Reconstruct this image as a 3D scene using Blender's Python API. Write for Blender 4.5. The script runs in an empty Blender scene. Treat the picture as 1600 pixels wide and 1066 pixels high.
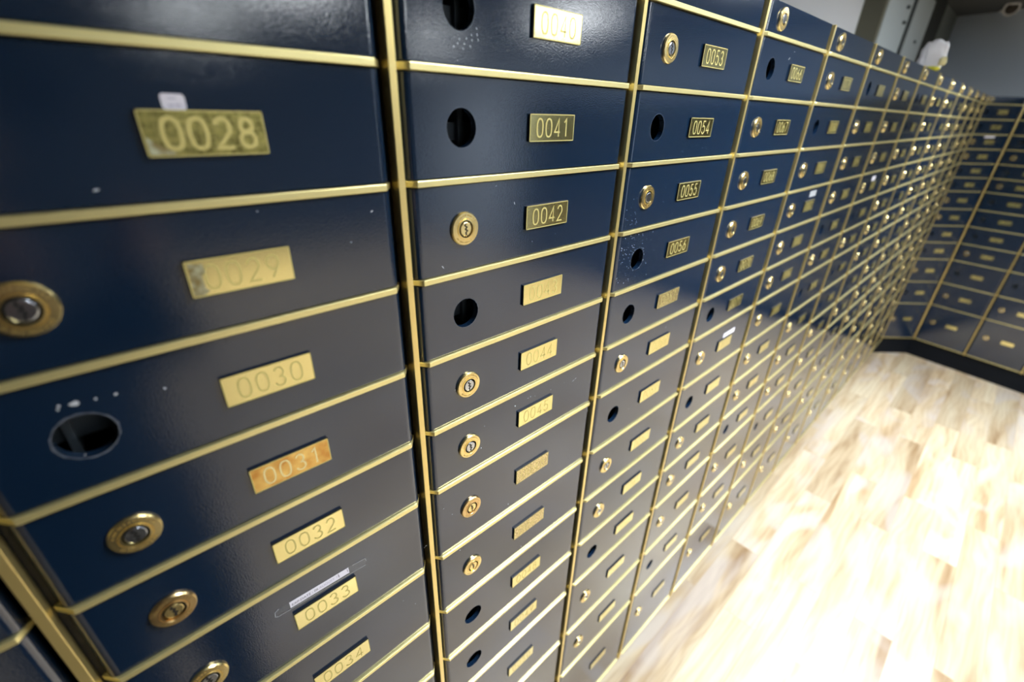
import bpy, bmesh, math, random
from mathutils import Vector, Matrix

# ------------------------------------------------------------------ units
# All layout numbers below are in "column pitches"; S turns them into metres.
S = 0.32
ZF = -5.39                      # floor height in pitches (0 = lower edge of the first numbered row)
def V(x, y, z): return Vector((x * S, y * S, (z - ZF) * S))
Z = [0.2748, 0.0, -0.2740, -0.5542, -0.8332, -1.1145, -1.3952, -1.7668, -2.1328,
     -2.5108, -2.9015, -3.4494, -4.0049, -4.9299]
ZT = 0.4173
ZC = 2.12                       # ceiling
NV = 14                         # columns along the long wall right of the first strip

scene = bpy.context.scene
C = scene.collection

# ------------------------------------------------------------------ camera
cam_data = bpy.data.cameras.new('camera'); cam = bpy.data.objects.new('camera', cam_data); C.objects.link(cam)
scene.camera = cam
yaw, pitch, roll = 0.817509915, -0.470408640, 0.0274308511
fw = Vector((math.cos(pitch) * math.cos(yaw), math.cos(pitch) * math.sin(yaw), math.sin(pitch)))
rt = fw.cross(Vector((0, 0, 1))).normalized(); up = rt.cross(fw)
rr = rt * math.cos(roll) + up * math.sin(roll); uu = -rt * math.sin(roll) + up * math.cos(roll)
CAMP = (0.373755887, -1.10759732, -0.0932304941)
M = Matrix((rr, uu, -fw)).transposed().to_4x4(); M.translation = V(*CAMP)
cam.matrix_world = M
cam_data.sensor_width = 36; cam_data.lens = 36 * 704.712 / 1600
cam_data.clip_start = 0.01; cam_data.clip_end = 60
cam_data.dof.use_dof = True; cam_data.dof.focus_distance = 1.75 * S; cam_data.dof.aperture_fstop = 2.8

# ------------------------------------------------------------------ world, exposure
w = bpy.data.worlds.new('world'); scene.world = w; w.use_nodes = True
w.node_tree.nodes['Background'].inputs[0].default_value = (0.5, 0.56, 0.65, 1)
w.node_tree.nodes['Background'].inputs[1].default_value = 0.15
scene.view_settings.view_transform = 'Standard'; scene.view_settings.look = 'None'
scene.view_settings.gamma = 1; scene.view_settings.use_curve_mapping = False
scene.view_settings.exposure = 0.0
PANEL = 21.0                    # radiance of the ceiling panels
DOWN = 30.0                     # watts of the louvred downlight in each panel
# positions of the ceiling panels in pitches (x, y)
PANELS = [(3.4, -2.3, 1.0), (9.6, -2.3, 1.15), (4.2, -9.0, .15), (10.9, -8.2, .35), (3.6, -14.2, .8), (10.6, -14.2, .8)]

# ------------------------------------------------------------------ materials
def mat(name, col=(0.5, 0.5, 0.5), rough=0.5, metal=0.0, ior=1.5, emit=None, es=0):
    m = bpy.data.materials.new(name); m.use_nodes = True
    b = m.node_tree.nodes['Principled BSDF']
    b.inputs['Base Color'].default_value = (*col, 1); b.inputs['Roughness'].default_value = rough
    b.inputs['Metallic'].default_value = metal; b.inputs['IOR'].default_value = ior
    if emit: b.inputs['Emission Color'].default_value = (*emit, 1); b.inputs['Emission Strength'].default_value = es
    return m
def nd(m, t, **k):
    n = m.node_tree.nodes.new(t)
    for a, v in k.items(): setattr(n, a, v)
    return n
def lk(m, a, b): m.node_tree.links.new(a, b)
def bsdf(m): return m.node_tree.nodes['Principled BSDF']
def geo_pos(m):
    return nd(m, 'ShaderNodeNewGeometry').outputs['Position']
def add_bump(m, scale, strength, dist=0.001, stretch=None, detail=2):
    n = nd(m, 'ShaderNodeTexNoise'); n.inputs['Scale'].default_value = scale; n.inputs['Detail'].default_value = detail
    src = geo_pos(m)
    if stretch:
        mp = nd(m, 'ShaderNodeMapping'); mp.inputs['Scale'].default_value = stretch; lk(m, src, mp.inputs[0]); src = mp.outputs[0]
    lk(m, src, n.inputs['Vector'])
    b = nd(m, 'ShaderNodeBump'); b.inputs['Strength'].default_value = strength; b.inputs['Distance'].default_value = dist
    lk(m, n.outputs['Fac'], b.inputs['Height']); lk(m, b.outputs[0], bsdf(m).inputs['Normal'])
    return n
def noise_col(m, c1, c2, scale, detail=4, lo=0.35, hi=0.65, sock='Base Color'):
    n = nd(m, 'ShaderNodeTexNoise'); n.inputs['Scale'].default_value = scale; n.inputs['Detail'].default_value = detail
    lk(m, geo_pos(m), n.inputs['Vector'])
    r = nd(m, 'ShaderNodeValToRGB'); r.color_ramp.elements[0].position = lo; r.color_ramp.elements[1].position = hi
    r.color_ramp.elements[0].color = (*c1, 1); r.color_ramp.elements[1].color = (*c2, 1)
    lk(m, n.outputs['Fac'], r.inputs[0]); lk(m, r.outputs[0], bsdf(m).inputs[sock])
    return n, r

m_paint = mat('navy_gloss_paint', (0.0045, 0.0155, 0.039), 0.10, ior=1.90)
add_bump(m_paint, 900, 0.16, 0.0004)
m_chip = mat('bare_chipped_metal', (0.55, 0.58, 0.62), 0.5)
m_rim = mat('worn_steel_edge', (0.12, 0.14, 0.18), 0.45, 0.2)
m_inside = mat('dark_box_interior', (0.004, 0.006, 0.010), 0.5)
m_gasket = mat('black_gap', (0.004, 0.004, 0.004), 0.8)
m_strip = mat('satin_gold_strip', (0.93, 0.83, 0.40), 0.38, 0.85)
add_bump(m_strip, 1500, 0.15, 0.0003)
m_vstrip = mat('warm_gold_strip', (0.88, 0.71, 0.30), 0.36, 0.9)
add_bump(m_vstrip, 1500, 0.15, 0.0003)
m_plate = mat('polished_brass_plate', (0.97, 0.87, 0.42), 0.14, 1.0)
add_bump(m_plate, 2200, 0.10, 0.0002)
m_digit = mat('engraved_brass_numeral', (0.66, 0.58, 0.22), 0.6, 0.5)
m_digit_l = mat('bright_engraved_numeral', (0.95, 0.85, 0.45), 0.5, 0.6)
m_edge = mat('black_plate_backing', (0.01, 0.01, 0.01), 0.5)
m_tarn = mat('tarnished_brass_plate', (0.8, 0.5, 0.16), 0.22, 1.0)
noise_col(m_tarn, (0.62, 0.33, 0.09), (0.90, 0.64, 0.22), 90)
m_speck = mat('speckled_worn_brass', (0.75, 0.6, 0.3), 0.35, 1.0)
noise_col(m_speck, (0.36, 0.28, 0.13), (0.90, 0.78, 0.44), 900, 3, 0.44, 0.54)
m_film = mat('film_covered_brass', (0.5, 0.45, 0.13), 0.3, 0.9)
noise_col(m_film, (0.22, 0.20, 0.06), (0.62, 0.56, 0.18), 320, 5, 0.3, 0.7)
m_wear = mat('greenish_brass_wear', (0.55, 0.56, 0.36), 0.45, 0.8)
noise_col(m_wear, (0.35, 0.28, 0.12), (0.66, 0.70, 0.50), 160, 3)
m_lock = mat('brass_lock_disc', (0.93, 0.76, 0.36), 0.27, 1.0)
add_bump(m_lock, 1500, 0.12, 0.0002)
m_lock_b = mat('bronze_lock_disc', (0.76, 0.56, 0.28), 0.28, 1.0)
m_steel = mat('chromed_lock_cylinder', (0.55, 0.58, 0.64), 0.22, 1.0)
m_slot_shade = mat('black_keyhole_and_ring_shade', (0.003, 0.003, 0.003), 0.7)
m_grave = mat('lock_disc_engraving', (0.5, 0.36, 0.12), 0.6, 0.6)
m_paper = mat('white_paper_label', (0.80, 0.78, 0.88), 0.6)
m_ink = mat('dark_ink', (0.08, 0.07, 0.12), 0.6)
m_ink2 = mat('faint_grey_ink', (0.40, 0.38, 0.50), 0.6)
m_bar = mat('steel_lock_bar', (0.07, 0.09, 0.11), 0.35, 0.5)
m_tape = mat('clear_tape', (0.95, 0.97, 1.0), 0.08)
bsdf(m_tape).inputs['Alpha'].default_value = 0.03
m_tape_e = mat('clear_tape_edge', (0.75, 0.78, 0.82), 0.3)
bsdf(m_tape_e).inputs['Alpha'].default_value = 0.55
m_kick = mat('black_kickboard', (0.004, 0.006, 0.010), 0.5, ior=1.25)
m_wall = mat('white_wall_paint', (0.86, 0.86, 0.88), 0.7)
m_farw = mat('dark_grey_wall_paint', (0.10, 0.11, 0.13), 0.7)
m_endw = mat('grey_wall_paint', (0.74, 0.82, 0.93), 0.7)
m_ceil = mat('grey_ceiling_paint', (0.13, 0.13, 0.125), 0.8)
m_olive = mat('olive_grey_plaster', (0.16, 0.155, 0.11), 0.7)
m_corner_shade = mat('painted_corner_shade', (0.035, 0.037, 0.034), 0.8)
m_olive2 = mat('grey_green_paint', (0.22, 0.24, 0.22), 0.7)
m_duct = mat('pale_duct_cover', (0.50, 0.55, 0.56), 0.5)
m_seam = mat('dark_seam', (0.05, 0.06, 0.06), 0.7)
m_bag = mat('white_plastic_pouch', (0.80, 0.80, 0.86), 0.35)
m_yel = mat('yellow_printed_plastic', (0.75, 0.72, 0.05), 0.4)
m_cream = mat('pale_yellow_tag', (0.75, 0.68, 0.35), 0.4)
m_white = mat('white_plastic', (0.92, 0.91, 0.90), 0.4)
m_lens = mat('brown_camera_window', (0.03, 0.018, 0.010), 0.6)
m_panel = mat('lit_diffuser', (0.9, 0.9, 0.9), 0.5, emit=(0.92, 0.97, 1.0), es=PANEL)
m_frame = mat('white_light_frame', (0.7, 0.7, 0.7), 0.5)

def floor_mat():
    m = mat('light_oak_laminate', (0.7, 0.6, 0.45), 0.32)
    pos = geo_pos(m)
    mp = nd(m, 'ShaderNodeMapping'); mp.inputs['Location'].default_value = (0.02, 0.012, 0); lk(m, pos, mp.inputs[0])
    br = nd(m, 'ShaderNodeTexBrick'); br.offset = 0.37; br.offset_frequency = 2
    br.inputs['Scale'].default_value = 1.0; br.inputs['Mortar Size'].default_value = 0.0007
    br.inputs['Brick Width'].default_value = 2.9 * S; br.inputs['Row Height'].default_value = 0.37 * S
    br.inputs['Color1'].default_value = (0, 0, 0, 1); br.inputs['Color2'].default_value = (1, 1, 1, 1)
    br.inputs['Mortar'].default_value = (0.5, 0.5, 0.5, 1)
    lk(m, mp.outputs[0], br.inputs['Vector'])
    # grain: noise stretched along the planks, shifted per plank
    sep = nd(m, 'ShaderNodeSeparateColor'); lk(m, br.outputs['Color'], sep.inputs[0])
    comb = nd(m, 'ShaderNodeCombineXYZ'); mul = nd(m, 'ShaderNodeMath', operation='MULTIPLY'); mul.inputs[1].default_value = 7.0
    lk(m, sep.outputs[0], mul.inputs[0]); lk(m, mul.outputs[0], comb.inputs[0]); lk(m, mul.outputs[0], comb.inputs[2])
    add = nd(m, 'ShaderNodeVectorMath', operation='ADD'); lk(m, pos, add.inputs[0]); lk(m, comb.outputs[0], add.inputs[1])
    def noise(stretch, scale, detail, dist=0.0):
        q = nd(m, 'ShaderNodeMapping'); q.inputs['Scale'].default_value = stretch; lk(m, add.outputs[0], q.inputs[0])
        n = nd(m, 'ShaderNodeTexNoise'); n.inputs['Scale'].default_value = scale; n.inputs['Detail'].default_value = detail
        n.inputs['Distortion'].default_value = dist; lk(m, q.outputs[0], n.inputs['Vector']); return n
    n1 = noise((0.9, 8, 1), 1.5, 3, 0.6); n2 = noise((1.5, 55, 1), 3.2, 4); n3 = noise((1.3, 3.2, 1), 1.5, 2, 1.2)
    r1 = nd(m, 'ShaderNodeValToRGB'); e = r1.color_ramp.elements
    e[0].position = 0.30; e[0].color = (0.42, 0.28, 0.15, 1); e[1].position = 0.68; e[1].color = (0.78, 0.68, 0.50, 1)
    x = r1.color_ramp.elements.new(0.47); x.color = (0.68, 0.54, 0.36, 1)
    lk(m, n1.outputs['Fac'], r1.inputs[0])
    mx = nd(m, 'ShaderNodeMix', data_type='RGBA', blend_type='MULTIPLY'); mx.inputs[0].default_value = 0.5
    # fine pores plus long cathedral lines
    wv = nd(m, 'ShaderNodeTexWave', wave_type='BANDS', bands_direction='Y'); wv.inputs['Scale'].default_value = 9.0
    wv.inputs['Distortion'].default_value = 14.0; wv.inputs['Detail'].default_value = 2.0; wv.inputs['Detail Scale'].default_value = 0.8
    q = nd(m, 'ShaderNodeMapping'); q.inputs['Scale'].default_value = (0.35, 1.1, 1); lk(m, add.outputs[0], q.inputs[0]); lk(m, q.outputs[0], wv.inputs['Vector'])
    avg = nd(m, 'ShaderNodeMix', data_type='FLOAT'); avg.inputs[0].default_value = 0.22
    lk(m, n2.outputs['Fac'], avg.inputs[2]); lk(m, wv.outputs['Fac'], avg.inputs[3])
    r2 = nd(m, 'ShaderNodeValToRGB'); r2.color_ramp.elements[0].color = (0.60, 0.51, 0.42, 1); r2.color_ramp.elements[1].color = (1, 1, 1, 1)
    r2.color_ramp.elements[0].position = 0.25; r2.color_ramp.elements[1].position = 0.60
    lk(m, avg.outputs[0], r2.inputs[0]); lk(m, r1.outputs[0], mx.inputs[6]); lk(m, r2.outputs[0], mx.inputs[7])
    mx2 = nd(m, 'ShaderNodeMix', data_type='RGBA', blend_type='MIX'); mx2.inputs[7].default_value = (0.66, 0.61, 0.60, 1)
    r3 = nd(m, 'ShaderNodeMapRange'); r3.inputs[1].default_value = 0.5; r3.inputs[2].default_value = 0.65; r3.inputs[4].default_value = 0.55
    lk(m, n3.outputs['Fac'], r3.inputs[0]); lk(m, r3.outputs[0], mx2.inputs[0]); lk(m, mx.outputs[2], mx2.inputs[6])
    # plank tone
    hv = nd(m, 'ShaderNodeHueSaturation'); mr = nd(m, 'ShaderNodeMapRange')
    mr.inputs[3].default_value = 0.70; mr.inputs[4].default_value = 0.95
    lk(m, sep.outputs[0], mr.inputs[0]); lk(m, mr.outputs[0], hv.inputs['Value']); lk(m, mx2.outputs[2], hv.inputs['Color'])
    mo = nd(m, 'ShaderNodeMix', data_type='RGBA', blend_type='MIX'); mo.inputs[7].default_value = (0.42, 0.30, 0.18, 1)
    lk(m, br.outputs['Fac'], mo.inputs[0]); lk(m, hv.outputs[0], mo.inputs[6])
    lk(m, mo.outputs[2], bsdf(m).inputs['Base Color'])
    return m
m_floor = floor_mat()

# ------------------------------------------------------------------ mesh helpers (lengths in pitches, scaled on finish)
class MB:
    def __init__(s): s.bm = bmesh.new(); s.mats = []
    def mi(s, m):
        if m not in s.mats: s.mats.append(m)
        return s.mats.index(m)
    def face(s, pts, m, smooth=False):
        f = s.bm.faces.new([s.bm.verts.new(p) for p in pts]); f.material_index = s.mi(m); f.smooth = smooth; return f
    def box(s, x0, x1, y0, y1, z0, z1, m, bev=0.0):
        r = bmesh.ops.create_cube(s.bm, size=1)
        vs = r['verts']
        for v in vs: v.co = Vector(((x0 + x1) / 2 + v.co.x * (x1 - x0), (y0 + y1) / 2 + v.co.y * (y1 - y0), (z0 + z1) / 2 + v.co.z * (z1 - z0)))
        fs = set(f for v in vs for f in v.link_faces)
        for f in fs: f.material_index = s.mi(m)
        if bev:
            es = list(set(e for v in vs for e in v.link_edges))
            r = bmesh.ops.bevel(s.bm, geom=es, offset=bev, segments=2, profile=0.5, affect='EDGES')
            for f in r['faces']: f.material_index = s.mi(m)
    def prism(s, poly, z0, z1, m):          # poly in xy, extruded along z
        n = len(poly)
        a = [s.bm.verts.new((x, y, z0)) for x, y in poly]; b = [s.bm.verts.new((x, y, z1)) for x, y in poly]
        k = s.mi(m)
        for i in range(n):
            f = s.bm.faces.new((a[i], a[(i + 1) % n], b[(i + 1) % n], b[i])); f.material_index = k
        f = s.bm.faces.new(a[::-1]); f.material_index = k; f = s.bm.faces.new(b); f.material_index = k
    def lathe(s, prof, cx, cz, m, n=40, mats=None):  # prof = (radius, y) from outside back to centre front; axis along y
        def ring(r, y):
            if r < 1e-6: return [s.bm.verts.new((cx, y, cz))]
            return [s.bm.verts.new((cx + r * math.cos(2 * math.pi * i / n), y, cz + r * math.sin(2 * math.pi * i / n))) for i in range(n)]
        for j in range(len(prof) - 1):
            A, B = ring(*prof[j]), ring(*prof[j + 1])
            flat = abs(prof[j][1] - prof[j + 1][1]) < .0012 and abs(prof[j][0] - prof[j + 1][0]) > .002
            for i in range(n):
                i2 = (i + 1) % n
                if len(B) == 1: f = s.bm.faces.new((A[i], A[i2], B[0]))
                elif len(A) == 1: f = s.bm.faces.new((A[0], B[i2], B[i]))
                else: f = s.bm.faces.new((A[i], A[i2], B[i2], B[i]))
                f.material_index = s.mi(mats[j] if mats else m); f.smooth = not flat
    def mesh(s, name, recalc=True):
        if recalc: bmesh.ops.recalc_face_normals(s.bm, faces=s.bm.faces)
        for v in s.bm.verts: v.co *= S
        me = bpy.data.meshes.new(name); s.bm.to_mesh(me); s.bm.free()
        for m in s.mats: me.materials.append(m)
        return me
def link(name, me, parent=None, loc=None, rz=0):
    o = bpy.data.objects.new(name, me); C.objects.link(o)
    if loc is not None: o.location = loc
    o.rotation_euler = (0, 0, rz)
    if parent: o.parent = parent
    return o
def tag(o, label=None, cat=None, group=None, kind=None):
    if label: o['label'] = label
    if cat: o['category'] = cat
    if group: o['group'] = group
    if kind: o['kind'] = kind
    return o

# ------------------------------------------------------------------ stroke digits
def arc(cx, cy, rx, ry, a0, a1, n=12, p=1.0):
    out = []
    for i in range(n + 1):
        a = math.radians(a0 + (a1 - a0) * i / n); c, s_ = math.cos(a), math.sin(a)
        out.append((cx + rx * math.copysign(abs(c) ** p, c), cy + ry * math.copysign(abs(s_) ** p, s_)))
    return out
DIG = {
 '0': [arc(.5, .5, .48, .5, 0, 360, 24, .8)],
 '1': [[(.22, .80), (.58, 1.0), (.58, 0)]],
 '2': [arc(.5, .70, .42, .30, 165, -38, 12) + [(.06, 0), (.96, 0)]],
 '3': [arc(.47, .745, .38, .255, 160, -90, 12), arc(.47, .255, .45, .255, 90, -165, 12)],
 '4': [[(.74, 0), (.74, 1.0), (.04, .26), (1.0, .26)]],
 '5': [[(.88, 1), (.26, 1), (.14, .55)] + arc(.46, .32, .46, .32, 125, -160, 12)],
 '6': [[(.66, 1.0), (.12, .48)] , arc(.5, .31, .45, .31, 0, 360, 18)],
 '7': [[(.04, 1), (.96, 1), (.34, 0)]],
 '8': [arc(.5, .76, .36, .24, 0, 360, 16), arc(.5, .27, .45, .27, 0, 360, 16)],
 '9': [arc(.5, .69, .45, .31, 0, 360, 18), [(.88, .52), (.34, 0)]],
}
def ribbon(mb, pts, wdt, y, m):
    closed = (pts[0][0] - pts[-1][0]) ** 2 + (pts[0][1] - pts[-1][1]) ** 2 < 1e-9
    if closed: pts = pts[:-1]
    n = len(pts); L = []; R_ = []
    for i in range(n):
        p = Vector(pts[i])
        a = Vector(pts[i - 1]) if (i > 0 or closed) else p
        b = Vector(pts[(i + 1) % n]) if (i < n - 1 or closed) else p
        d1 = (p - a); d2 = (b - p)
        d1 = d1.normalized() if d1.length else d2.normalized(); d2 = d2.normalized() if d2.length else d1
        t = (d1 + d2); t = t.normalized() if t.length > 1e-6 else d1
        nn = Vector((-t.y, t.x)); k = min(2.0, 1 / max(0.4, nn.dot(Vector((-d1.y, d1.x)))))
        L.append(p + nn * wdt / 2 * k); R_.append(p - nn * wdt / 2 * k)
    vl = [mb.bm.verts.new((q.x, y, q.y)) for q in L]; vr = [mb.bm.verts.new((q.x, y, q.y)) for q in R_]
    for i in range(n if closed else n - 1):
        j = (i + 1) % n
        f = mb.bm.faces.new((vr[i], vr[j], vl[j], vl[i])); f.material_index = mb.mi(m)
def text_strokes(mb, txt, x, z, cw, adv, h, wdt, y, m):
    for k, ch in enumerate(txt):
        for q, st in enumerate(DIG[ch]):
            ribbon(mb, [(x + adv * k + px * cw, z + py * h) for px, py in st], wdt, y - .00012 * q, m)

# ------------------------------------------------------------------ box parts, cached meshes
PLX0, PLX1, PLH = 0.460, 0.668, 0.079
LX, LR = 0.203, 0.0505
cache = {}
def cached(key, fn):
    if key not in cache: cache[key] = fn()
    return cache[key]

def door_mesh(w_, h, hole, hx, hz, chips=None):
    """front panel with rounded side edges and, if asked, a real round hole"""
    mb = MB(); y0, y1, R = 0.004, 0.026, 0.024
    xl, xr, zb, zt = 0.028, w_ - 0.028, 0.0115, h - 0.0125
    k = mb.mi(m_paint)
    loops = []
    for y in (y0, y1):
        ins = R if y == y0 else 0.0
        outer = [mb.bm.verts.new(q) for q in ((xl + ins, y, zb), (xr - ins, y, zb), (xr - ins, y, zt), (xl + ins, y, zt))]
        es = [mb.bm.edges.new((outer[i], outer[(i + 1) % 4])) for i in range(4)]
        inner = None
        if hole:
            n = 40
            inner = [mb.bm.verts.new((hx + LR * math.cos(2 * math.pi * i / n), y, hz + LR * math.sin(2 * math.pi * i / n))) for i in range(n)]
            es += [mb.bm.edges.new((inner[i], inner[(i + 1) % n])) for i in range(n)]
        r = bmesh.ops.triangle_fill(mb.bm, edges=es, use_beauty=True, use_dissolve=False)
        for f in r['geom']:
            if isinstance(f, bmesh.types.BMFace): f.material_index = k
        loops.append((outer, inner))
    (of, inf), (ob, inb) = loops
    def quad(*v, mi=k, sm=False):
        f = mb.bm.faces.new(v); f.material_index = mi; f.smooth = sm
    # rounded sides
    for side, (fb, ft, bb, bt, sx) in enumerate(((of[0], of[3], ob[0], ob[3], -1), (of[1], of[2], ob[1], ob[2], 1))):
        pb, pt = fb, ft; arcb, arct = [fb], [ft]
        N = 6
        for i in range(1, N + 1):
            a = math.pi / 2 * i / N
            x = (xl + R - R * math.sin(a)) if sx < 0 else (xr - R + R * math.sin(a)); y = y0 + (y1 - y0) * (1 - math.cos(a))
            vb, vt = (bb, bt) if i == N else (mb.bm.verts.new((x, y, zb)), mb.bm.verts.new((x, y, zt)))
            quad(pb, vb, vt, pt, sm=True); pb, pt = vb, vt; arcb.append(vb); arct.append(vt)
        if side == 0: lb, lt = arcb, arct
        else: rb, rt_ = arcb, arct
    # bottom and top caps
    f = mb.bm.faces.new(lb[::-1] + rb); f.material_index = k
    f = mb.bm.faces.new(lt[::-1] + rt_); f.material_index = k
    for e in mb.bm.edges:
        a, b = e.verts
        if abs(a.co.z - b.co.z) < 1e-7 or (abs(a.co.y - y0) < 1e-7 and abs(b.co.y - y0) < 1e-7): e.smooth = False
    if hole:
        n = len(inf); kr = mb.mi(m_paint)
        for i in range(n): quad(inf[i], inf[(i + 1) % n], inb[(i + 1) % n], inb[i], mi=kr)
        # thin bright worn lip around the hole
        for i in range(n):
            a0, a1 = 2 * math.pi * i / n, 2 * math.pi * (i + 1) / n
            wob = [LR + (0.0030 if chips and len(chips) in (7, 86) else 0.0009) * (1 + 0.6 * math.sin(5 * a + 7 * hx * 10) * math.sin(9 * a)) for a in (a0, a1)]
            p = [(hx + LR * math.cos(a0), y0 - .0005, hz + LR * math.sin(a0)), (hx + LR * math.cos(a1), y0 - .0005, hz + LR * math.sin(a1)),
                 (hx + wob[1] * math.cos(a1), y0 - .0005, hz + wob[1] * math.sin(a1)), (hx + wob[0] * math.cos(a0), y0 - .0005, hz + wob[0] * math.sin(a0))]
            mb.face(p, m_rim)
    bmesh.ops.recalc_face_normals(mb.bm, faces=mb.bm.faces)
    if chips:
        rnd = random.Random(int(hx * 1000) + len(chips))
        for cx, cz, r, asp, ang in chips:
            n = 9; pts = []
            for i in range(n):
                a = 2 * math.pi * i / n; q = r * rnd.uniform(0.7, 1.2)
                ex, ez = q * math.cos(a) * asp, q * math.sin(a)
                pts.append((cx + ex * math.cos(ang) - ez * math.sin(ang), y0 - 0.0006, cz + ex * math.sin(ang) + ez * math.cos(ang)))
            mb.face(pts, m_chip)
    return mb.mesh('door', recalc=False)

def body_mesh(w_, h, deep=1.12):
    """open-fronted steel sleeve the door closes"""
    mb = MB(); t = 0.007; y0 = 0.045; y1 = deep; x0, x1, z0, z1 = 0.003, w_ - 0.003, 0.001, h - 0.001
    mb.box(x0, x0 + t + .015, y0, y1, z0, z1, m_inside); mb.box(x1 - t - .015, x1, y0, y1, z0, z1, m_inside)
    mb.box(x0 + t + .015, x1 - t - .015, y0, y1, z0, z0 + t, m_inside); mb.box(x0 + t + .015, x1 - t - .015, y0, y1, z1 - t, z1, m_inside)
    mb.box(x0 + t + .015, x1 - t - .015, y1 - t, y1, z0 + t, z1 - t, m_inside)
    return mb.mesh('body')

def strip_mesh(w_):
    mb = MB()
    mb.prism([(.014, .034), (.046, -.006), (w_ - .046, -.006), (w_ - .014, .034), (w_ - .03, .044), (.03, .044)], -.0085, .0085, m_strip)
    bmesh.ops.bevel(mb.bm, geom=[e for e in mb.bm.edges if abs(e.verts[0].co.z - e.verts[1].co.z) < 1e-6 and min(e.verts[0].co.y, e.verts[1].co.y) < 0.03],
                    offset=.0018, segments=2, profile=.5, affect='EDGES')
    return mb.mesh('edge_strip')

def lock_mesh(kind):
    mb = MB(); m = m_lock_b if kind == 'bronze' else m_lock
    mb.lathe([(LR, .004), (LR, -.001), (LR - .003, -.0055), (.0335, -.0062), (.0325, -.0045), (.0305, -.0045), (.0295, -.0076), (.0265, -.0078),
              (.0255, -.0030), (.0250, .0015), (0, .0015)], 0, 0, m, 40, [m] * 9 + [m_slot_shade])  # black recess floor paints the shadow ring round the cylinder
    # worn maker's lettering round the disc: small engraved ticks
    rnd = random.Random(3)
    for a0, a1 in ((20, 160), (215, 325)):
        a = a0
        while a < a1:
            ra = math.radians(a); hgt = rnd.uniform(.0022, .0036); c, s_ = math.cos(ra), math.sin(ra)
            for off in (0, .0022):
                r0, r1, ww = .0405 - hgt, .0405 + hgt, .0005
                mb.face([((r0) * c - (off - ww) * s_, -.0064, r0 * s_ + (off - ww) * c), (r1 * c - (off - ww) * s_, -.0064, r1 * s_ + (off - ww) * c),
                         (r1 * c - (off + ww) * s_, -.0064, r1 * s_ + (off + ww) * c), (r0 * c - (off + ww) * s_, -.0064, r0 * s_ + (off + ww) * c)], m_grave)
            a += rnd.choice((7, 8, 12))
    return mb.mesh('lock')
def cyl_mesh(kind):
    mb = MB(); m = {'steel': m_steel, 'gold': m_lock, 'bronze': m_lock}[kind]
    mb.lathe([(.0205, .0012), (.0205, -.0062), (.0192, -.0070), (0, -.0070)], 0, 0, m, 32)
    z = [(-.002, .018), (-.0046, .011), (.0030, .006), (-.0030, .000), (.0044, -.005), (-.0014, -.011), (.0014, -.018)]
    ribbon(mb, z, .0046, -.0074, m_slot_shade)
    return mb.mesh('lock_cylinder')

def plate_mesh(num, kind):
    mb = MB(); md = m_digit_l if kind == 'tarn' else m_digit
    m = {'': m_plate, 'tarn': m_tarn, 'speck': m_speck, 'film': m_film, 'wear': m_plate}[kind]
    w_, h = PLX1 - PLX0, PLH
    mb.box(0, w_, -.0045, .0035, 0, h, m_edge)
    mb.bm.faces.ensure_lookup_table()
    for f in mb.bm.faces:
        if all(abs(v.co.y + .0045) < 1e-6 for v in f.verts): f.material_index = mb.mi(m)
    # light bevelled border
    for a, b in (((0, 0), (w_, .0025)), ((0, h - .0025), (w_, h)), ((0, 0), (.0025, h)), ((w_ - .0025, 0), (w_, h))):
        mb.face([(a[0], -.00465, a[1]), (b[0], -.00465, a[1]), (b[0], -.00465, b[1]), (a[0], -.00465, b[1])], m_digit)
    if num:
        wide = kind == 'film'
        text_strokes(mb, num, .031, .0135, .027 if not wide else .030, .0405 if not wide else .0425, .052, .0046 if not wide else .0085, -.0050, md)
    if kind == 'film':      # creased protective film printed with a fine grid
        for i in range(1, 9): ribbon(mb, [(w_ * i / 9 - .002, .004), (w_ * i / 9 + .001, h - .004)], .0008, -.0053, m_digit)
        for j in range(1, 5): ribbon(mb, [(w_ * t / 8, h * j / 5 + .0012 * math.sin(t * 2.3 + j)) for t in range(9)], .0008, -.0053, m_digit)
        mb.face([(.004, -.0054, .004), (.048, -.0054, .004), (.036, -.0054, .012), (.016, -.0054, .024), (.004, -.0054, .034)], m_wear)
    if kind == 'wear':
        mb.face([(.003, -.0052, .004), (.020, -.0052, .003), (.034, -.0052, .010), (.027, -.0052, .018), (.026, -.0052, .044), (.034, -.0052, .052),
                 (.032, -.0052, .070), (.006, -.0052, .074)][::1], m_wear)
    return mb.mesh('number_plate', recalc=False)

def bar_mesh():
    mb = MB()
    mb.box(LX - .13, LX + .16, .075, .085, -.035, .012, m_bar)
    mb.box(LX + .028, LX + .045, .060, .150, -.06, .06, m_bar)
    mb.box(LX - .045, LX - .030, .060, .130, -.07, .04, m_bar)
    return mb.mesh('lock_bar')

# ------------------------------------------------------------------ lettering helper for the paper labels
def text_mesh(txt, size, m, loc, shear=0):
    cu = bpy.data.curves.new('lettering', 'FONT'); cu.body = txt; cu.size = size * S; cu.shear = shear
    o = bpy.data.objects.new('lettering', cu); C.objects.link(o)
    dg = bpy.context.evaluated_depsgraph_get(); me = bpy.data.meshes.new_from_object(o.evaluated_get(dg))
    bpy.data.objects.remove(o); bpy.data.curves.remove(cu)
    return me
def add_text(mb, txt, size, m, x, y, z):
    me = text_mesh(txt, size, m, None)
    base = {}
    for p in me.polygons:
        vs = []
        for i in p.vertices:
            if i not in base:
                co = me.vertices[i].co / S; base[i] = mb.bm.verts.new((x + co.x, y, z + co.y))
            vs.append(base[i])
        try: f = mb.bm.faces.new(vs); f.material_index = mb.mi(m)
        except ValueError: pass
    bpy.data.meshes.remove(me)

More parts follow.
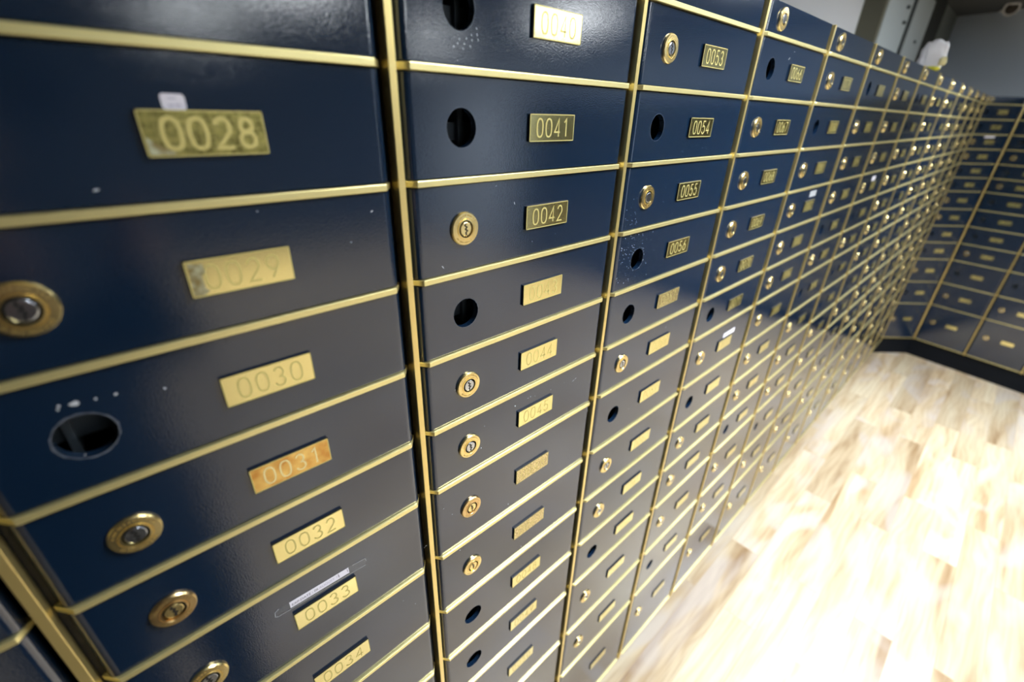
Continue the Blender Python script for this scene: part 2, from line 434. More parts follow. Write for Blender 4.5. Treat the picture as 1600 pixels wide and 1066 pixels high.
# ------------------------------------------------------------------ which boxes have locks (L) or empty lock holes (H), rows 1..13
PAT = {0: 'LLLLLLLLLLLLL', 1: 'LLLHLLLLHLLHL', 2: 'HHLHLLLLHHLLL', 3: 'LHLHHLHLLHLLL', 4: 'HLLLLHLHLLLHL', 5: 'LHLLLLLLLHLLL',
       6: 'HLLLHLHLLLHLL', 7: 'LLLLHLHHLLLLL', 8: 'HHLLLLLHLHLLL', 9: 'LLLLHLLLLLHLL', 10: 'LHLLLLHLLLLLL', 11: 'HLLLLHLLHLLLL',
       12: 'LLHLLLLLLHLLL', 13: 'LHLLHLLLLLLHL', 14: 'LLLHLLLHLLLLL', 'ch': 'HHLLHHLLHHLHL', 'e1': 'LHHLHLHHHLHLL', 'e2': 'LHLLHHLLHHHLL'}
ORD = ['', 'first', 'second', 'third', 'fourth', 'fifth', 'sixth', 'seventh', 'eighth', 'ninth', 'tenth', 'eleventh', 'twelfth', 'thirteenth', 'fourteenth']
LEGIBLE = {1: range(28, 35), 2: range(40, 46), 3: range(53, 57), 4: range(66, 71)}
PLATEK = {28: 'film', 31: 'tarn', 46: 'speck', 47: 'speck', 29: 'wear', 57: 'speck'}
PLATEW = {28: 'film-covered scratched brass plate', 31: 'orange tarnished brass plate', 29: 'brass plate worn at its left end'}
LOCKK = {42: 'gold', 46: 'bronze', 32: 'bronze', 47: 'gold'}

def chip(x, z, r, asp=1.0, ang=0.0): return (x, z, r, asp, ang)
def chips_for(num, zb):
    """paint chips and scratches; x from the column's left edge, z absolute"""
    A = []
    if num == 30:
        A = [chip(.200, -.625, .006, 1.5), chip(.178, -.621, .003), chip(.174, -.628, .0025), chip(.262, -.629, .0032), chip(.231, -.627, .0024), chip(.340, -.648, .0024), chip(.179, -.742, .0018)]
    elif num == 45:
        A = [chip(.444, -1.179, .0045, .6, .3), chip(.518, -1.173, .0018), chip(.533, -1.172, .0028), chip(.56, -1.18, .001), chip(.66, -1.19, .0012),
             chip(.75, -1.19, .0009), chip(.815, -1.205, .0009, 9, .35), chip(.83, -1.20, .0009, 7, .35), chip(.262, -1.30, .0030), chip(.28, -1.20, .0012)]
    elif num == 44: A = [chip(.148, -.975, .0016), chip(.955, -1.105, .0007, 1)]
    elif num == 42: A = [chip(.12, -.52, .0013, 5, -.9), chip(.41, -.36, .0012, 4, -1.2), chip(.33, -.30, .0006, 6, .3), chip(.50, -.50, .001), chip(.62, -.49, .0008)]
    elif num == 46: A = [chip(.07, -1.50, .001, 3, .2), chip(.11, -1.56, .001, 3, .2), chip(.42, -1.72, .0022, 1.6, .5), chip(.955, -1.44, .0008, 12, 1.5)]
    elif num == 47: A = [chip(.14, -1.80, .0013, 2, .5), chip(.52, -2.09, .0014, 2, .5)]
    elif num == 33: A = [chip(.93, -1.64, .0006, 14, .4)]
    elif num == 34: A = [chip(.86, -1.93, .0012), chip(.81, -1.86, .0009)]
    elif num == 29: A = [chip(.865, -.33, .0014, 3, .5), chip(.60, -.30, .0009, 2), chip(.80, -.40, .0007, 4, .2)]
    elif num == 28: A = [chip(.35, -.235, .002, 2.5, .2)]
    elif num == 56:
        rnd = random.Random(5)
        for _ in range(70):
            x = abs(rnd.gauss(.09, .07)) + .055; z = zb + rnd.uniform(.04, .26)
            if (x - LX) ** 2 + (z - (zb + .14)) ** 2 > .0032: A.append(chip(x, z, rnd.uniform(.0007, .0018)))
        for i in range(16):
            a = rnd.uniform(0, 6.28); A.append(chip(LX + .055 * math.cos(a), zb + .14 + .055 * math.sin(a), rnd.uniform(.001, .002)))
    elif num == 55:
        rnd = random.Random(9)
        for _ in range(26): A.append(chip(rnd.uniform(.05, .16), zb + rnd.uniform(.03, .15), rnd.uniform(.0006, .0014)))
        for _ in range(14): A.append(chip(rnd.uniform(.3, .9), zb + rnd.uniform(.03, .25), rnd.uniform(.0005, .001)))
    elif num == 40:
        rnd = random.Random(2)
        for i in range(12):
            a = math.radians(-35 - 6 * i - (i % 2) * 2); r = .068 + .010 * (i % 3)
            A.append(chip(LX + r * math.cos(a), zb + .137 + r * math.sin(a), .0008, 4, -1.2))
    elif num == 59: A = [chip(.36, -1.62, .0010, 4, .8)]
    elif num == 58: A = [chip(.62, -1.17, .0008, 8, .3), chip(.70, -1.19, .0012)]
    elif num == 66: A = [chip(.42, .20, .0010, 9, .6), chip(.47, .235, .0009, 6, .6)]
    elif num == 54: A = [chip(random.Random(num + i).uniform(.4, .95), zb + random.Random(i).uniform(.03, .07), .0007) for i in range(14)]
    elif num == 53: A = [chip(random.Random(num + i).uniform(.1, .9), zb + .024 + random.Random(i).uniform(0, .03), .0007) for i in range(14)]
    return [(x, z - zb, r, a_, g) for x, z, r, a_, g in A]

BOXG = 'numbered safe deposit boxes'
def build_box(org, rz, w_, row, num, lk_, where, grp, xshift=0.0, full=True, short=False):
    """one box; org = column left edge at y 0 (pitches), row 0 = unnumbered top row"""
    ztop = ZT + 0.0 if row == 0 else Z[row - 1]
    zb = Z[row]; h = ztop - zb + (.009 if row == 0 else 0)
    root = bpy.data.objects.new('safe_deposit_box', None); C.objects.link(root)
    root.empty_display_size = .02; root.location = V(org[0], org[1], zb); root.rotation_euler = (0, 0, rz)
    sx = w_
    hz = (ztop - zb) / 2 - (.008 if xshift == 0 and abs(w_ - .955) < 1e-6 else 0) + (0.055 if row == 13 else 0) + (.004 if row == 0 else 0)
    hx = LX * sx + xshift
    ch = chips_for(num, zb)
    if ch: dm = door_mesh(w_, h, lk_ == 'H', hx, hz, ch)
    else: dm = cached(('door', round(w_, 3), row, lk_, round(hx, 3)), lambda: door_mesh(w_, h, lk_ == 'H', hx, hz))
    link('door', dm, root)
    hb = ztop - zb
    link('body', cached(('body', round(w_, 3), row, full), lambda: body_mesh(w_, hb)), root)
    link('edge_strip', cached(('strip', round(w_, 3)), lambda: strip_mesh(w_)), root)
    if lk_ == 'L':
        kind = LOCKK.get(num, 'steel')
        lo = link('lock', cached(('lock', kind == 'bronze'), lambda: lock_mesh('bronze' if kind == 'bronze' else '')), root, Vector((hx, 0, hz)) * S)
        link('lock_cylinder', cached(('cyl', kind), lambda: cyl_mesh(kind)), lo)
    elif full:
        link('lock_bar', cached(('bar',), bar_mesh), root, Vector((0, 0, hz)) * S)
    if row:
        kind = PLATEK.get(num, '')
        far = not full
        pm = cached(('plate', None if far else num, kind), lambda: plate_mesh(None if far else '%04d' % num, kind))
        pl = link('number_plate', pm, root, Vector((PLX0 * sx + xshift, 0, hz - PLH / 2)) * S)
        if num in PLATEW: pl['label'] = PLATEW[num]
    tag(root, where, 'safe deposit box', grp)
    return root

def box_label(c, row, num, lk_):
    lockw = 'brass lock' if lk_ == 'L' else 'empty round lock hole'
    if c in (1, 2, 3, 4) and num in LEGIBLE[c]:
        if num == 28: return 'navy deposit box with film-covered brass plate 0028 and small white sticker above it'
        if num == 33: return 'navy deposit box with brass plate 0033 and a taped paper strip above it'
        if num == 29: return 'navy deposit box with brass lock and bright plate 0029 worn at its left end'
        if num == 31: return 'navy deposit box with brass lock and orange tarnished plate 0031'
        if num == 30: return 'navy deposit box with plate 0030 and paint chips round its empty lock hole'
        return 'navy steel safe deposit box with brass plate %04d and %s' % (num, lockw)
    L = 'lock' if lk_ == 'L' else 'empty hole'
    anchor = {0: 'column cut off at lower left', 1: 'column of boxes 0028 to 0034', 2: 'column of boxes 0040 to 0045', 3: 'column of boxes 0053 to 0056', 4: 'column of boxes 0066 to 0070'}
    if c in anchor:
        if row == 0: return 'unnumbered navy box with brass lock, topmost in ' + anchor[c]
        return 'navy box with %s, %s numbered row, %s' % (L, ORD[row], anchor[c])
    if row == 0: return "unnumbered navy box with lock atop %s column, counting box 0029's as first" % ORD[c]
    return "navy box with %s, %s numbered row, %s column counting box 0029's first" % (L, ORD[row], ORD[c])

# long wall
boxes = {}
for c in range(0, NV + 1):
    x0 = c - 1 + (0.045 if c == 1 else 0); w_ = 0.955 if c == 1 else (1.045 if c == 0 else 1.0)
    for row in range(14):
        num = 0 if row == 0 else 27 + 13 * (c - 1) + row - 1
        lk_ = 'L' if row == 0 else PAT[c][row - 1]
        hw = w_; xs = 0
        if c == 0: hw, xs = 1.045, 0
        b = build_box((x0, 0), 0, hw, row, num, lk_, box_label(c, row, num, lk_), 'safe deposit boxes along the long wall')
        boxes[(c, row)] = b
# angled corner column
pc = Vector((14.129, 0.088)); pd = Vector((14.802, -0.523)); pe = Vector((14.626, -1.491))
dc = (pd - pc); wc = dc.length; rzc = math.atan2(dc.y, dc.x)
num = 27 + 13 * NV
for row in range(14):
    lk_ = 'L' if row == 0 else PAT['ch'][row - 1]
    n_ = 0 if row == 0 else num + row - 1
    lab = ('unnumbered navy box with brass lock at the top of the angled corner column' if row == 0 else
           'navy box with %s, %s numbered row of the angled column in the far corner' % ('lock' if lk_ == 'L' else 'empty hole', ORD[row]))
    if row == 3: lab = 'navy box with lock and white sticker in the angled column in the far corner'
    boxes[('ch', row)] = build_box((pc.x, pc.y), rzc, wc, row, n_, lk_, lab, 'safe deposit boxes in the angled corner column')
# end wall
de = (pe - pd); we = de.length; rze = math.atan2(de.y, de.x); ue = de.normalized()
NE = 12
rnd = random.Random(11)
for k in range(NE):
    p = pd + ue * we * k
    pat = PAT['e1'] if k == 0 else PAT['e2'] if k == 1 else ''.join(rnd.choice('LLLH') for _ in range(13))
    for row in range(14):
        lk_ = 'L' if row == 0 else pat[row - 1]; n_ = 0 if row == 0 else num + 13 * (k + 1) + row - 1
        cname = '%s end wall column from the angled corner' % ORD[k + 1]
        lab = ('unnumbered navy box with lock atop the ' + cname if row == 0 else
               'navy box with %s, %s numbered row, %s' % ('lock' if lk_ == 'L' else 'empty hole', ORD[row], cname))
        boxes[('e%d' % k, row)] = build_box((p.x, p.y), rze, we, row, n_, lk_, lab, 'safe deposit boxes on the end wall', full=(k < 3))

# stickers and tapes on single boxes (parts of their box)
def child(name, mb, root, label=None):
    o = link(name, mb.mesh(name, recalc=False), root)
    if label: o['label'] = label
    return o
mb = MB(); zb = Z[2]; x0_ = .045
pts = []
for cx, cz, a0 in ((.566 - .006, -.079 - .006, 0), (.528 + .006, -.079 - .006, 90), (.528 + .006, -.106 + .006, 180), (.566 - .006, -.106 + .006, 270)):
    for i in range(5):
        a = math.radians(a0 + 22.5 * i); pts.append((cx - x0_ + .006 * math.cos(a), .0030, cz - zb + .006 * math.sin(a)))
mb.face(pts, m_paper)
for zz, xa, xb in ((-.0865, .539, .552), (-.0985, .538, .546), (-.0978, .549, .557)):
    ribbon(mb, [(xa - x0_ + (xb - xa) * i / 5, zz - zb + .0013 * math.sin(i * 2.1)) for i in range(6)], .0016, .0026, m_ink2)
child('sticker', mb, boxes[(1, 2)], 'small white handwritten sticker with rounded corners')
mb = MB(); zb = Z[7]
mb.face([(.483 - x0_, .0031, -1.518 - zb), (.677 - x0_, .0031, -1.524 - zb), (.677 - x0_, .0031, -1.497 - zb), (.483 - x0_, .0031, -1.491 - zb)], m_paper)
add_text(mb, 'EXP.DATE : 06', .0135, m_ink, .488 - x0_, .0026, -1.512 - zb)
add_text(mb, 'AUGUST 14', .0135, m_ink2, .575 - x0_, .0026, -1.5125 - zb)
ribbon(mb, [(.640 - x0_, -1.498 - zb), (.642 - x0_, -1.517 - zb)], .0016, .0026, m_ink)
ribbon(mb, [(.671 - x0_, -1.500 - zb), (.673 - x0_, -1.516 - zb)], .0014, .0026, m_ink)
ps = child('paper_strip', mb, boxes[(1, 7)], 'white paper strip with handwritten expiry date')
mb = MB()
mb.face([(.437 - x0_, .0022, -1.515 - zb), (.739 - x0_, .0022, -1.534 - zb), (.739 - x0_, .0022, -1.498 - zb), (.445 - x0_, .0022, -1.488 - zb)], m_tape)
ribbon(mb, [(.452 - x0_, -1.489 - zb), (.440 - x0_, -1.496 - zb), (.437 - x0_, -1.514 - zb), (.445 - x0_, -1.520 - zb), (.60 - x0_, -1.527 - zb), (.735 - x0_, -1.534 - zb)], .0012, .0018, m_tape_e)
ribbon(mb, [(.690 - x0_, -1.498 - zb), (.737 - x0_, -1.502 - zb), (.739 - x0_, -1.515 - zb)], .0010, .0018, m_tape_e)
child('clear_tape', mb, ps, 'clear adhesive tape over the paper strip')
def sticker(key, xa, xb, za, zb_, lab, m=m_paper):
    mb = MB(); z0 = Z[key[1]]
    mb.face([(xa, .0030, za - z0), (xb, .0030, za - z0), (xb, .0030, zb_ - z0), (xa, .0030, zb_ - z0)], m)
    child('sticker', mb, boxes[key], lab)
sticker((4, 7), .525, .712, -1.532, -1.495, 'white paper sticker')
boxes[(4, 7)]['label'] = 'navy box with brass lock and white sticker above its plate, below box 0071\'s hole'
sticker((7, 4), .47, .62, -.645, -.60, 'white sticker')
boxes[(7, 4)]['label'] = 'navy box with white sticker over its plate, fourth row, seventh column'
sticker((5, 4), .53, .68, -.63, -.585, 'shiny clear sticker', m_tape_e)
boxes[(5, 4)]['label'] = 'navy box with shiny tape mark over its plate, fourth row, column right of 0069'
sticker(('ch', 3), .42 * wc, .66 * wc, -.335, -.30, 'white sticker')
boxes[(4, 7)]['label'] = 'navy box with brass lock and white sticker above its plate, two rows below 0070'

# ------------------------------------------------------------------ vertical gold strips
def vstrip(x, y, rz, lab, grp, low=-.03):
    mb = MB(); mb.box(-.0105, .0105, -.004, .040, Z[13] + low, ZT, m_vstrip, .0018)
    o = link('vertical_brass_strip', mb.mesh('vertical_brass_strip'), None, V(x, y, 0), rz)
    tag(o, lab, 'metal strip', grp)
names = {0: 'gold vertical strip at lower left, left edge of the column with box 0032', 1: 'gold vertical strip between boxes 0030 and 0043', 2: 'gold vertical strip between boxes 0042 and 0055',
         3: 'gold vertical strip between boxes 0055 and 0068'}
for i in range(-1, NV + 1):
    x = .045 if i == 0 else i
    lab = names.get(i, 'gold vertical strip right of %s column, counting box 0029\'s as first' % ORD[max(i, 1)])
    if i == -1: lab = 'gold vertical strip at the far left end of the long wall of boxes'
    vstrip(x, 0, 0, lab, 'gold vertical strips')
vstrip(pc.x, pc.y, rzc, 'gold vertical strip at the left side of the angled corner column', 'gold vertical strips')
for k in range(NE + 1):
    p = pd + ue * we * k
    lab = 'gold vertical strip between the angled corner column and the end wall' if k == 0 else 'gold vertical strip on the right side of the %s end wall column' % ORD[k]
    vstrip(p.x, p.y, (rzc + rze) / 2 if k == 0 else rze, lab, 'gold vertical strips')

# ------------------------------------------------------------------ kickboards
mb = MB()
kz0, kz1 = 0, (Z[13] - .0145) - ZF
mb.box(-1, 14.02, .125, .17, kz0, kz1, m_kick)
tag(link('kickboard', mb.mesh('kickboard'), None, V(0, 0, ZF)), 'recessed black kickboard under the long wall of boxes', 'kickboard')
mb = MB()
ni = Vector((-dc.y, dc.x)).normalized() * 1.0   # into the wall for the chamfer
rc = 0.06
def kick(p0, p1, rz, lab):
    L = (p1 - p0).length; mb = MB(); mb.box(0, L, 0, .05, kz0, kz1, m_kick)
    tag(link('kickboard', mb.mesh('kickboard'), None, V(p0.x, p0.y, ZF), rz), lab, 'kickboard')
nc = Vector((math.sin(-rzc), math.cos(rzc))); ne = Vector((-ue.y, ue.x))
# offset lines meet at the bend
def isect(p, d, q, e):
    t = ((q - p).x * e.y - (q - p).y * e.x) / (d.x * e.y - d.y * e.x); return p + d * t
uc = dc.normalized(); nc = Vector((-uc.y, uc.x))
bend = isect(pc + nc * rc, uc, pd + ne * rc, ue)
start = isect(pc + nc * rc, uc, Vector((0, .125)), Vector((1, 0)))
kick(start, bend, rzc, 'black kickboard under the angled corner column')
kick(bend, bend + ue * (we * NE + .1), rze, 'black kickboard along the foot of the end wall boxes')

# ------------------------------------------------------------------ room
def struct(name, mb, loc=None, rz=0): return tag(link(name, mb.mesh(name), None, loc if loc is not None else Vector((0, 0, 0)), rz), kind='structure')
XL, YB = -7.0, -20.0
mb = MB(); mb.box(XL, 17.6, YB, 1.7, -.3, 0, m_floor); struct('floor', mb)
mb = MB(); mb.box(XL, 17.6, YB, 1.7, ZC - ZF, ZC - ZF + .3, m_ceil); struct('ceiling', mb)
mb = MB(); mb.box(XL, 17.6, 1.5, 1.8, 0, ZC - ZF, m_wall); struct('wall_back', mb)
mb = MB(); mb.box(-2.4, 24, 0, .3, 0, ZC - ZF, m_endw)
q = pd + ne * 1.36 - ue * 0.0
struct('wall_right', mb, V(q.x, q.y, ZF), rze)
mb = MB(); mb.box(XL, 17.6, YB, YB + .3, 0, ZC - ZF, m_farw); struct('wall_front', mb)
mb = MB(); mb.box(XL - .3, XL, YB, 1.8, 0, ZC - ZF, m_farw); struct('wall_left', mb)

# pillar with its dark return and the pale duct cover on it
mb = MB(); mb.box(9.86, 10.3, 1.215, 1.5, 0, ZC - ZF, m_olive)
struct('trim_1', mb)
mb = MB(); mb.box(13.1, 14.5, 1.27, 1.5, 0, ZC - ZF, m_corner_shade); struct('corner_shade_band', mb)  # dark box paints the corner shade between duct and end wall
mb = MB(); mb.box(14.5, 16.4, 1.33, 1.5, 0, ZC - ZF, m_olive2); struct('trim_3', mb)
ty = 1.215
mb = MB()
mb.box(9.98, 11.40, ty - .02, ty + .16, 5.83, 7.45, m_duct, .03)
mb.box(11.56, 12.95, ty - .03, ty + .26, 5.83, 7.30, m_duct, .04)
mb.box(11.40, 11.56, ty - .036, ty + .16, 5.84, 7.38, m_seam)
for x, z in ((11.1, 6.75), (12.3, 6.60), (11.05, 6.95)): mb.box(x - .03, x + .03, ty - .056, ty, z - .02, z + .02, m_seam)
tag(link('duct_cover', mb.mesh('duct_cover')), 'pale grey-green duct cover with a dark vertical seam, above the boxes', 'duct cover')

# pouch on top of the boxes
def ray_at(px, py, Y):
    d = fw + rr * (px - 800) / 704.712 + uu * (533 - py) / 704.712
    t = (Y - CAMP[1]) / d.y; return Vector(CAMP) + d * t
root = bpy.data.objects.new('plastic_pouch', None); C.objects.link(root)
P0 = (7.70, .085); root.location = V(P0[0], P0[1], ZT + .001); root.rotation_euler = (0, 0, math.radians(-62))
def pouch(name, hw, hd, z0, z1, m, seed, top=.5, bulge=1.0):
    bm = bmesh.new(); bmesh.ops.create_icosphere(bm, subdivisions=4, radius=1)
    rn = random.Random(seed); ph = [rn.uniform(0, 6.28) for _ in range(8)]
    for v in bm.verts:
        x, y, z = v.co; t = (z + 1) / 2
        k = (1 - (1 - top) * t)
        sx = math.copysign(abs(x) ** .6, x); sy = math.copysign(abs(y) ** .7, y); sz = math.copysign(abs(z) ** .6, z)
        f = 1 + .05 * math.sin(7 * sz + ph[0] + 3 * x) + .04 * math.sin(11 * x + 5 * z + ph[1]) + .03 * math.sin(17 * (x + y) + ph[2])
        v.co = Vector((sx * hw * k * f, sy * hd * k * f, z0 + (sz + 1) / 2 * (z1 - z0) * (1 + .04 * math.sin(9 * x + ph[3])))) * S
    for f in bm.faces: f.smooth = True
    me = bpy.data.meshes.new(name); bm.to_mesh(me); bm.free(); me.materials.append(m)
    return link(name, me, root)
pouch('pouch_body', .130, .06, .0, .29, m_bag, 1, .80)
o = pouch('yellow_band', .100, .064, .0, .05, m_yel, 2, .98); o['label'] = 'yellow printed base band'
o = pouch('tag', .035, .02, .04, .12, m_cream, 3, .8); o.location = Vector((.085, -.06, .01)) * S; o['label'] = 'pale yellow tag'
tag(root, 'crumpled white plastic pouch with yellow base on top of the long wall boxes', 'pouch')

# ceiling camera
root = bpy.data.objects.new('security_camera', None); C.objects.link(root)
root.location = V(15.5, .374, ZC); root.scale = (.82, .82, .82)
tag(root, 'white round security camera with brown window under the ceiling at upper right', 'camera')
base = MB(); 
def zl(prof, m, name, rot=None, loc=None, n=32):
    mb = MB(); mb.lathe(prof, 0, 0, m, n)
    o = link(name, mb.mesh(name), root); o.rotation_euler = rot or (math.radians(90), 0, 0)
    if loc: o.location = Vector(loc) * S
    return o
zl([(0, 0), (.10, 0), (.10, .03), (.04, .045), (.035, .06), (0, .06)], m_white, 'mount', (math.radians(-90), 0, 0))
aim = (Vector(CAMP) - Vector((15.5, .374, 2.03))).normalized()
aim = (aim + Vector((0, -.25, -.25))).normalized()
rq = Vector((0, -1, 0)).rotation_difference(aim).to_euler()
zl([(0, .10), (.10, .09), (.155, .04), (.165, 0), (.165, -.02), (.145, -.035), (.128, -.02), (0, -.02)], m_white, 'housing', rq, (0, 0, -.095))
zl([(0, -.012), (.126, -.012), (.122, -.03), (.07, -.06), (0, -.075)], m_lens, 'dome_window', rq, (0, 0, -.095))
mb = MB(); mb.box(-.02, .02, 0.04, .20, -.16, -.12, m_white, .008)
link('bracket', mb.mesh('bracket'), root)

# ceiling panels
for i, (x, y, pw) in enumerate(PANELS):
    root = bpy.data.objects.new('ceiling_light', None); C.objects.link(root); root.location = V(x, y, ZC)
    h = .95
    mb = MB(); t = .06
    for a in ((-h, h, -h, -h + t), (-h, h, h - t, h), (-h, -h + t, -h + t, h - t), (h - t, h, -h + t, h - t)): mb.box(a[0], a[1], a[2], a[3], -.05, -.001, m_frame)
    link('frame', mb.mesh('frame'), root)
    mb = MB(); mb.box(-h + t, h - t, -h + t, h - t, -.04, -.002, m_panel); link('diffuser', mb.mesh('diffuser'), root)
    ld = bpy.data.lights.new('downlight', 'AREA'); ld.shape = 'SQUARE'; ld.size = 1.7 * S; ld.energy = DOWN * pw; ld.color = (0.91, 0.96, 1.0)
    ld.spread = math.radians(115)
    lo = bpy.data.objects.new('downlight', ld); C.objects.link(lo); lo.parent = root; lo.location = (0, 0, -.055 * S)
    tag(root, ['square ceiling light above the first columns near the long wall', 'square ceiling light near the long wall towards the far corner', 'square ceiling light in mid room, nearer the camera', 'square ceiling light in mid room, towards the end wall', 'square ceiling light deep in the room, nearer the camera', 'square ceiling light deep in the room, towards the end wall', 'square ceiling light behind the camera by the left wall'][i], 'ceiling light', 'ceiling light panels')

# ------------------------------------------------------------------ the photographer, seen only as a dark reflection in the gloss paint
m_coat = mat('dark_jacket_cloth', (0.012, 0.013, 0.017), 0.85)
m_trou = mat('dark_trouser_cloth', (0.010, 0.011, 0.015), 0.85)
m_skin = mat('skin', (0.42, 0.25, 0.17), 0.5)
m_hair = mat('dark_hair', (0.012, 0.010, 0.009), 0.6)
m_shoe = mat('black_shoe_leather', (0.01, 0.01, 0.01), 0.35)
m_cam = mat('black_camera_body', (0.012, 0.012, 0.012), 0.45)
def skin_obj(name, verts, edges, rad, mats, parent, root_i=0, sub=2, pick=None):
    me = bpy.data.meshes.new(name); me.from_pydata(verts, edges, [])
    o = bpy.data.objects.new(name, me); C.objects.link(o)
    sk = o.modifiers.new('skin', 'SKIN'); sk.use_smooth_shade = True
    for i, d in enumerate(me.skin_vertices[0].data):
        q = rad[i]; d.radius = (q, q) if not isinstance(q, tuple) else q; d.use_root = (i == root_i)
    o.modifiers.new('sub', 'SUBSURF').levels = sub
    dg = bpy.context.evaluated_depsgraph_get(); m2 = bpy.data.meshes.new_from_object(o.evaluated_get(dg))
    o.modifiers.clear(); o.data = m2; m2.materials.clear()
    for m in mats: m2.materials.append(m)
    if pick:
        for f in m2.polygons: f.material_index = pick(f.center)
    for f in m2.polygons: f.use_smooth = True
    o.parent = parent
    return o
person = bpy.data.objects.new('person', None); C.objects.link(person)
camw = V(*CAMP); back = Vector((-fw.x, -fw.y, 0)).normalized(); side = Vector((rr.x, rr.y, 0)).normalized()
base = camw + back * 0.33; base = Vector((base.x + .07, base.y - .03, 0)); person.location = base
# local frame: +f towards the view, +s to the right
f3 = -back
def P(a, b, z): v = side * a + f3 * b; return (v.x, v.y, z)
vs = [P(0, 0, .95), P(0, -.02, 1.08), P(0, -.01, 1.24), P(0, .01, 1.39), P(0, .03, 1.47), P(-.03, .03, 1.55),          # 0-5 spine, neck
      P(.10, 0, .88), P(.125, .01, .50), P(.13, -.02, .09), P(.13, .11, .045),                                       # 6-9 right leg
      P(-.10, 0, .88), P(-.115, .01, .50), P(-.12, -.02, .09), P(-.13, .11, .045),                                   # 10-13 left leg
      P(.17, 0, 1.40), P(.25, .08, 1.22), P(.07, .17, 1.48), P(-.17, 0, 1.40), P(-.25, .08, 1.22), P(-.17, .17, 1.46)]  # arms
es = [(0, 1), (1, 2), (2, 3), (3, 4), (4, 5), (0, 6), (6, 7), (7, 8), (8, 9), (0, 10), (10, 11), (11, 12), (12, 13), (3, 14), (14, 15), (15, 16), (3, 17), (17, 18), (18, 19)]
rad = [.17, .16, .17, .15, .07, .055, .11, .085, .06, .04, .11, .085, .06, .04, .08, .055, .034, .075, .055, .034]
skin_obj('body', vs, es, rad, [m_coat, m_trou, m_skin, m_shoe], person, 0, 2,
         lambda c: 3 if c.z < .09 else 1 if c.z < .93 else 2 if (c.z > 1.50 and (c.x ** 2 + c.y ** 2) < .02) else 0)
# head: skull shaped from a sphere, with nose, ears, brow and a cap of hair
def head():
    bm = bmesh.new(); bmesh.ops.create_uvsphere(bm, u_segments=32, v_segments=24, radius=1)
    for v in bm.verts:
        x, y, z = v.co; jaw = 1 - .28 * max(0, -z)
        X = x * .074 * jaw; Y = y * .095 * (1 - .12 * max(0, -z)) ; Zz = z * .115
        if y > .6:
            n = math.exp(-((x / .13) ** 2 + ((z + .12) / .22) ** 2)); Y += .020 * n            # nose
            for sx in (-1, 1): Y -= .010 * math.exp(-(((x - sx * .38) / .16) ** 2 + ((z - .05) / .10) ** 2))  # eye sockets
            Y += .006 * math.exp(-((x / .26) ** 2 + ((z + .48) / .07) ** 2))                   # lips
        v.co = Vector((X, Y, Zz))
    for f in bm.faces: f.smooth = True
    me = bpy.data.meshes.new('head'); bm.to_mesh(me); bm.free(); me.materials.append(m_skin); return me
hd = link('head', head(), person); hd.location = Vector(P(-.05, .05, 1.665)); hd.rotation_euler = (math.radians(-22), 0, math.atan2(f3.y, f3.x) - math.pi / 2)
bm = bmesh.new(); bmesh.ops.create_uvsphere(bm, u_segments=32, v_segments=24, radius=1)
for v in bm.verts:
    x, y, z = v.co; v.co = Vector((x * .082, y * .102 - .006, z * .122 + .004))
bmesh.ops.delete(bm, geom=[v for v in bm.verts if v.co.z < .03 and v.co.y > -.005 or v.co.z < -.06], context='VERTS')
for f in bm.faces: f.smooth = True
me = bpy.data.meshes.new('hair'); bm.to_mesh(me); bm.free(); me.materials.append(m_hair); link('hair', me, hd)
for sx in (-1, 1):
    bm = bmesh.new(); bmesh.ops.create_uvsphere(bm, u_segments=12, v_segments=8, radius=1)
    for v in bm.verts: v.co = Vector((sx * .074 + v.co.x * .010, v.co.y * .018 - .005, v.co.z * .032 - .005))
    me = bpy.data.meshes.new('ear'); bm.to_mesh(me); bm.free(); me.materials.append(m_skin); link('ear', me, hd)
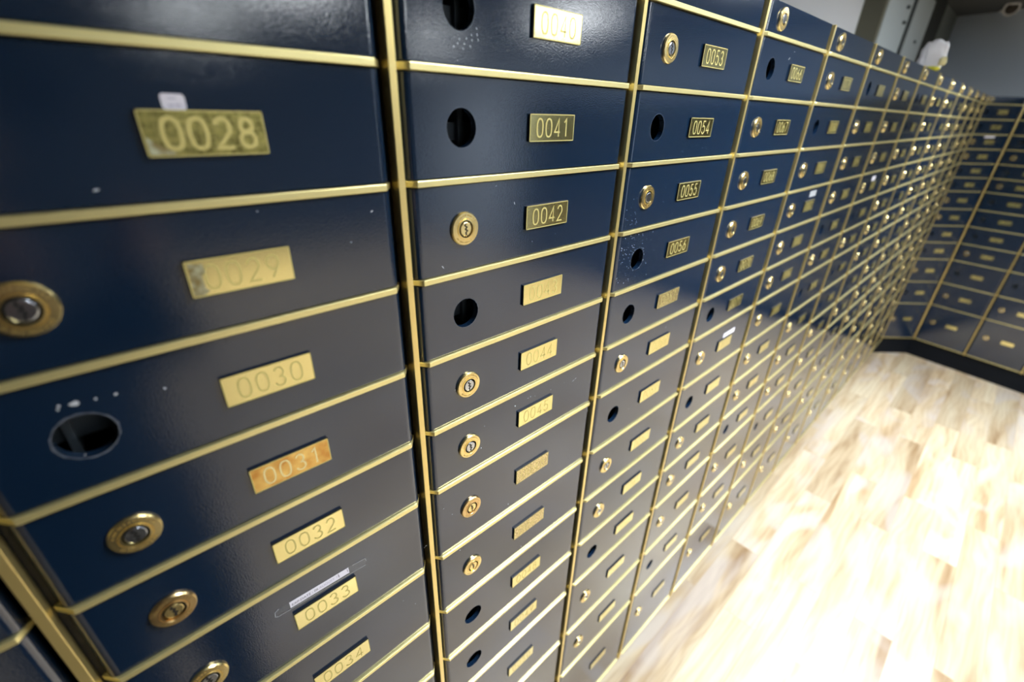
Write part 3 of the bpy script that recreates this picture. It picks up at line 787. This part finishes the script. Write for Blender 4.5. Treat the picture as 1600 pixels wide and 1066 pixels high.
# hands round the camera body
for sx in (-1, 1):
    w0 = Vector(P(.07 if sx > 0 else -.17, .17, 1.475)); pts = [w0, w0 + Vector(P(-.01 * sx, .035, .03)), w0 + Vector(P(-.015 * sx, .065, .055))]
    vv = [tuple(p) for p in pts]; ee = [(0, 1), (1, 2)]; rd = [.026, .030, .026]
    for k in range(4):
        b0 = pts[2] + Vector(P(-.004 * sx, -.012 + .004 * k, .030 - .020 * k)); n0 = len(vv)
        L = (.032, .036, .034, .026)[k]
        vv += [tuple(b0), tuple(b0 + Vector(P(-.010 * sx, L, 0))), tuple(b0 + Vector(P(-.034 * sx, L + .010, 0)))]
        ee += [(2, n0), (n0, n0 + 1), (n0 + 1, n0 + 2)]; rd += [.010, .009, .0075]
    n0 = len(vv); t0 = pts[1] + Vector(P(-.025 * sx, .0, .0))
    vv += [tuple(t0), tuple(t0 + Vector(P(-.022 * sx, .012, .012)))]; ee += [(1, n0), (n0, n0 + 1)]; rd += [.011, .009]
    skin_obj('hand', vv, ee, rd, [m_skin], person)
tag(person, 'person in dark jacket and trousers taking the photo, reflected in the first column', 'person')
# hand camera just behind the viewpoint
cr = bpy.data.objects.new('photo_camera', None); C.objects.link(cr)
Mc = M.copy(); Mc.translation = camw - fw * .012; cr.matrix_world = Mc
def prim_box(name, x0, x1, y0, y1, z0, z1, m, bev):
    mb = MB(); mb.box(x0 / S, x1 / S, y0 / S, y1 / S, z0 / S, z1 / S, m, bev / S); return link(name, mb.mesh(name), cr)
prim_box('body', -.068, .068, -.05, .045, .085, .145, m_cam, .008)
prim_box('viewfinder', -.026, .026, .040, .070, .095, .150, m_cam, .006)
prim_box('grip', .045, .075, -.05, .03, .065, .10, m_cam, .01)
mb = MB(); mb.lathe([(.0, .25), (.12, .25), (.12, .02), (.115, 0), (.105, .0), (.10, .03), (0, .03)], 0, 0, m_cam)
lb = link('lens_barrel', mb.mesh('lens_barrel'), cr); lb.rotation_euler = (math.radians(90), 0, 0); lb.location = (0, 0, .004)
tag(cr, 'black photo camera held in front of the face of the person in dark jacket', 'camera')
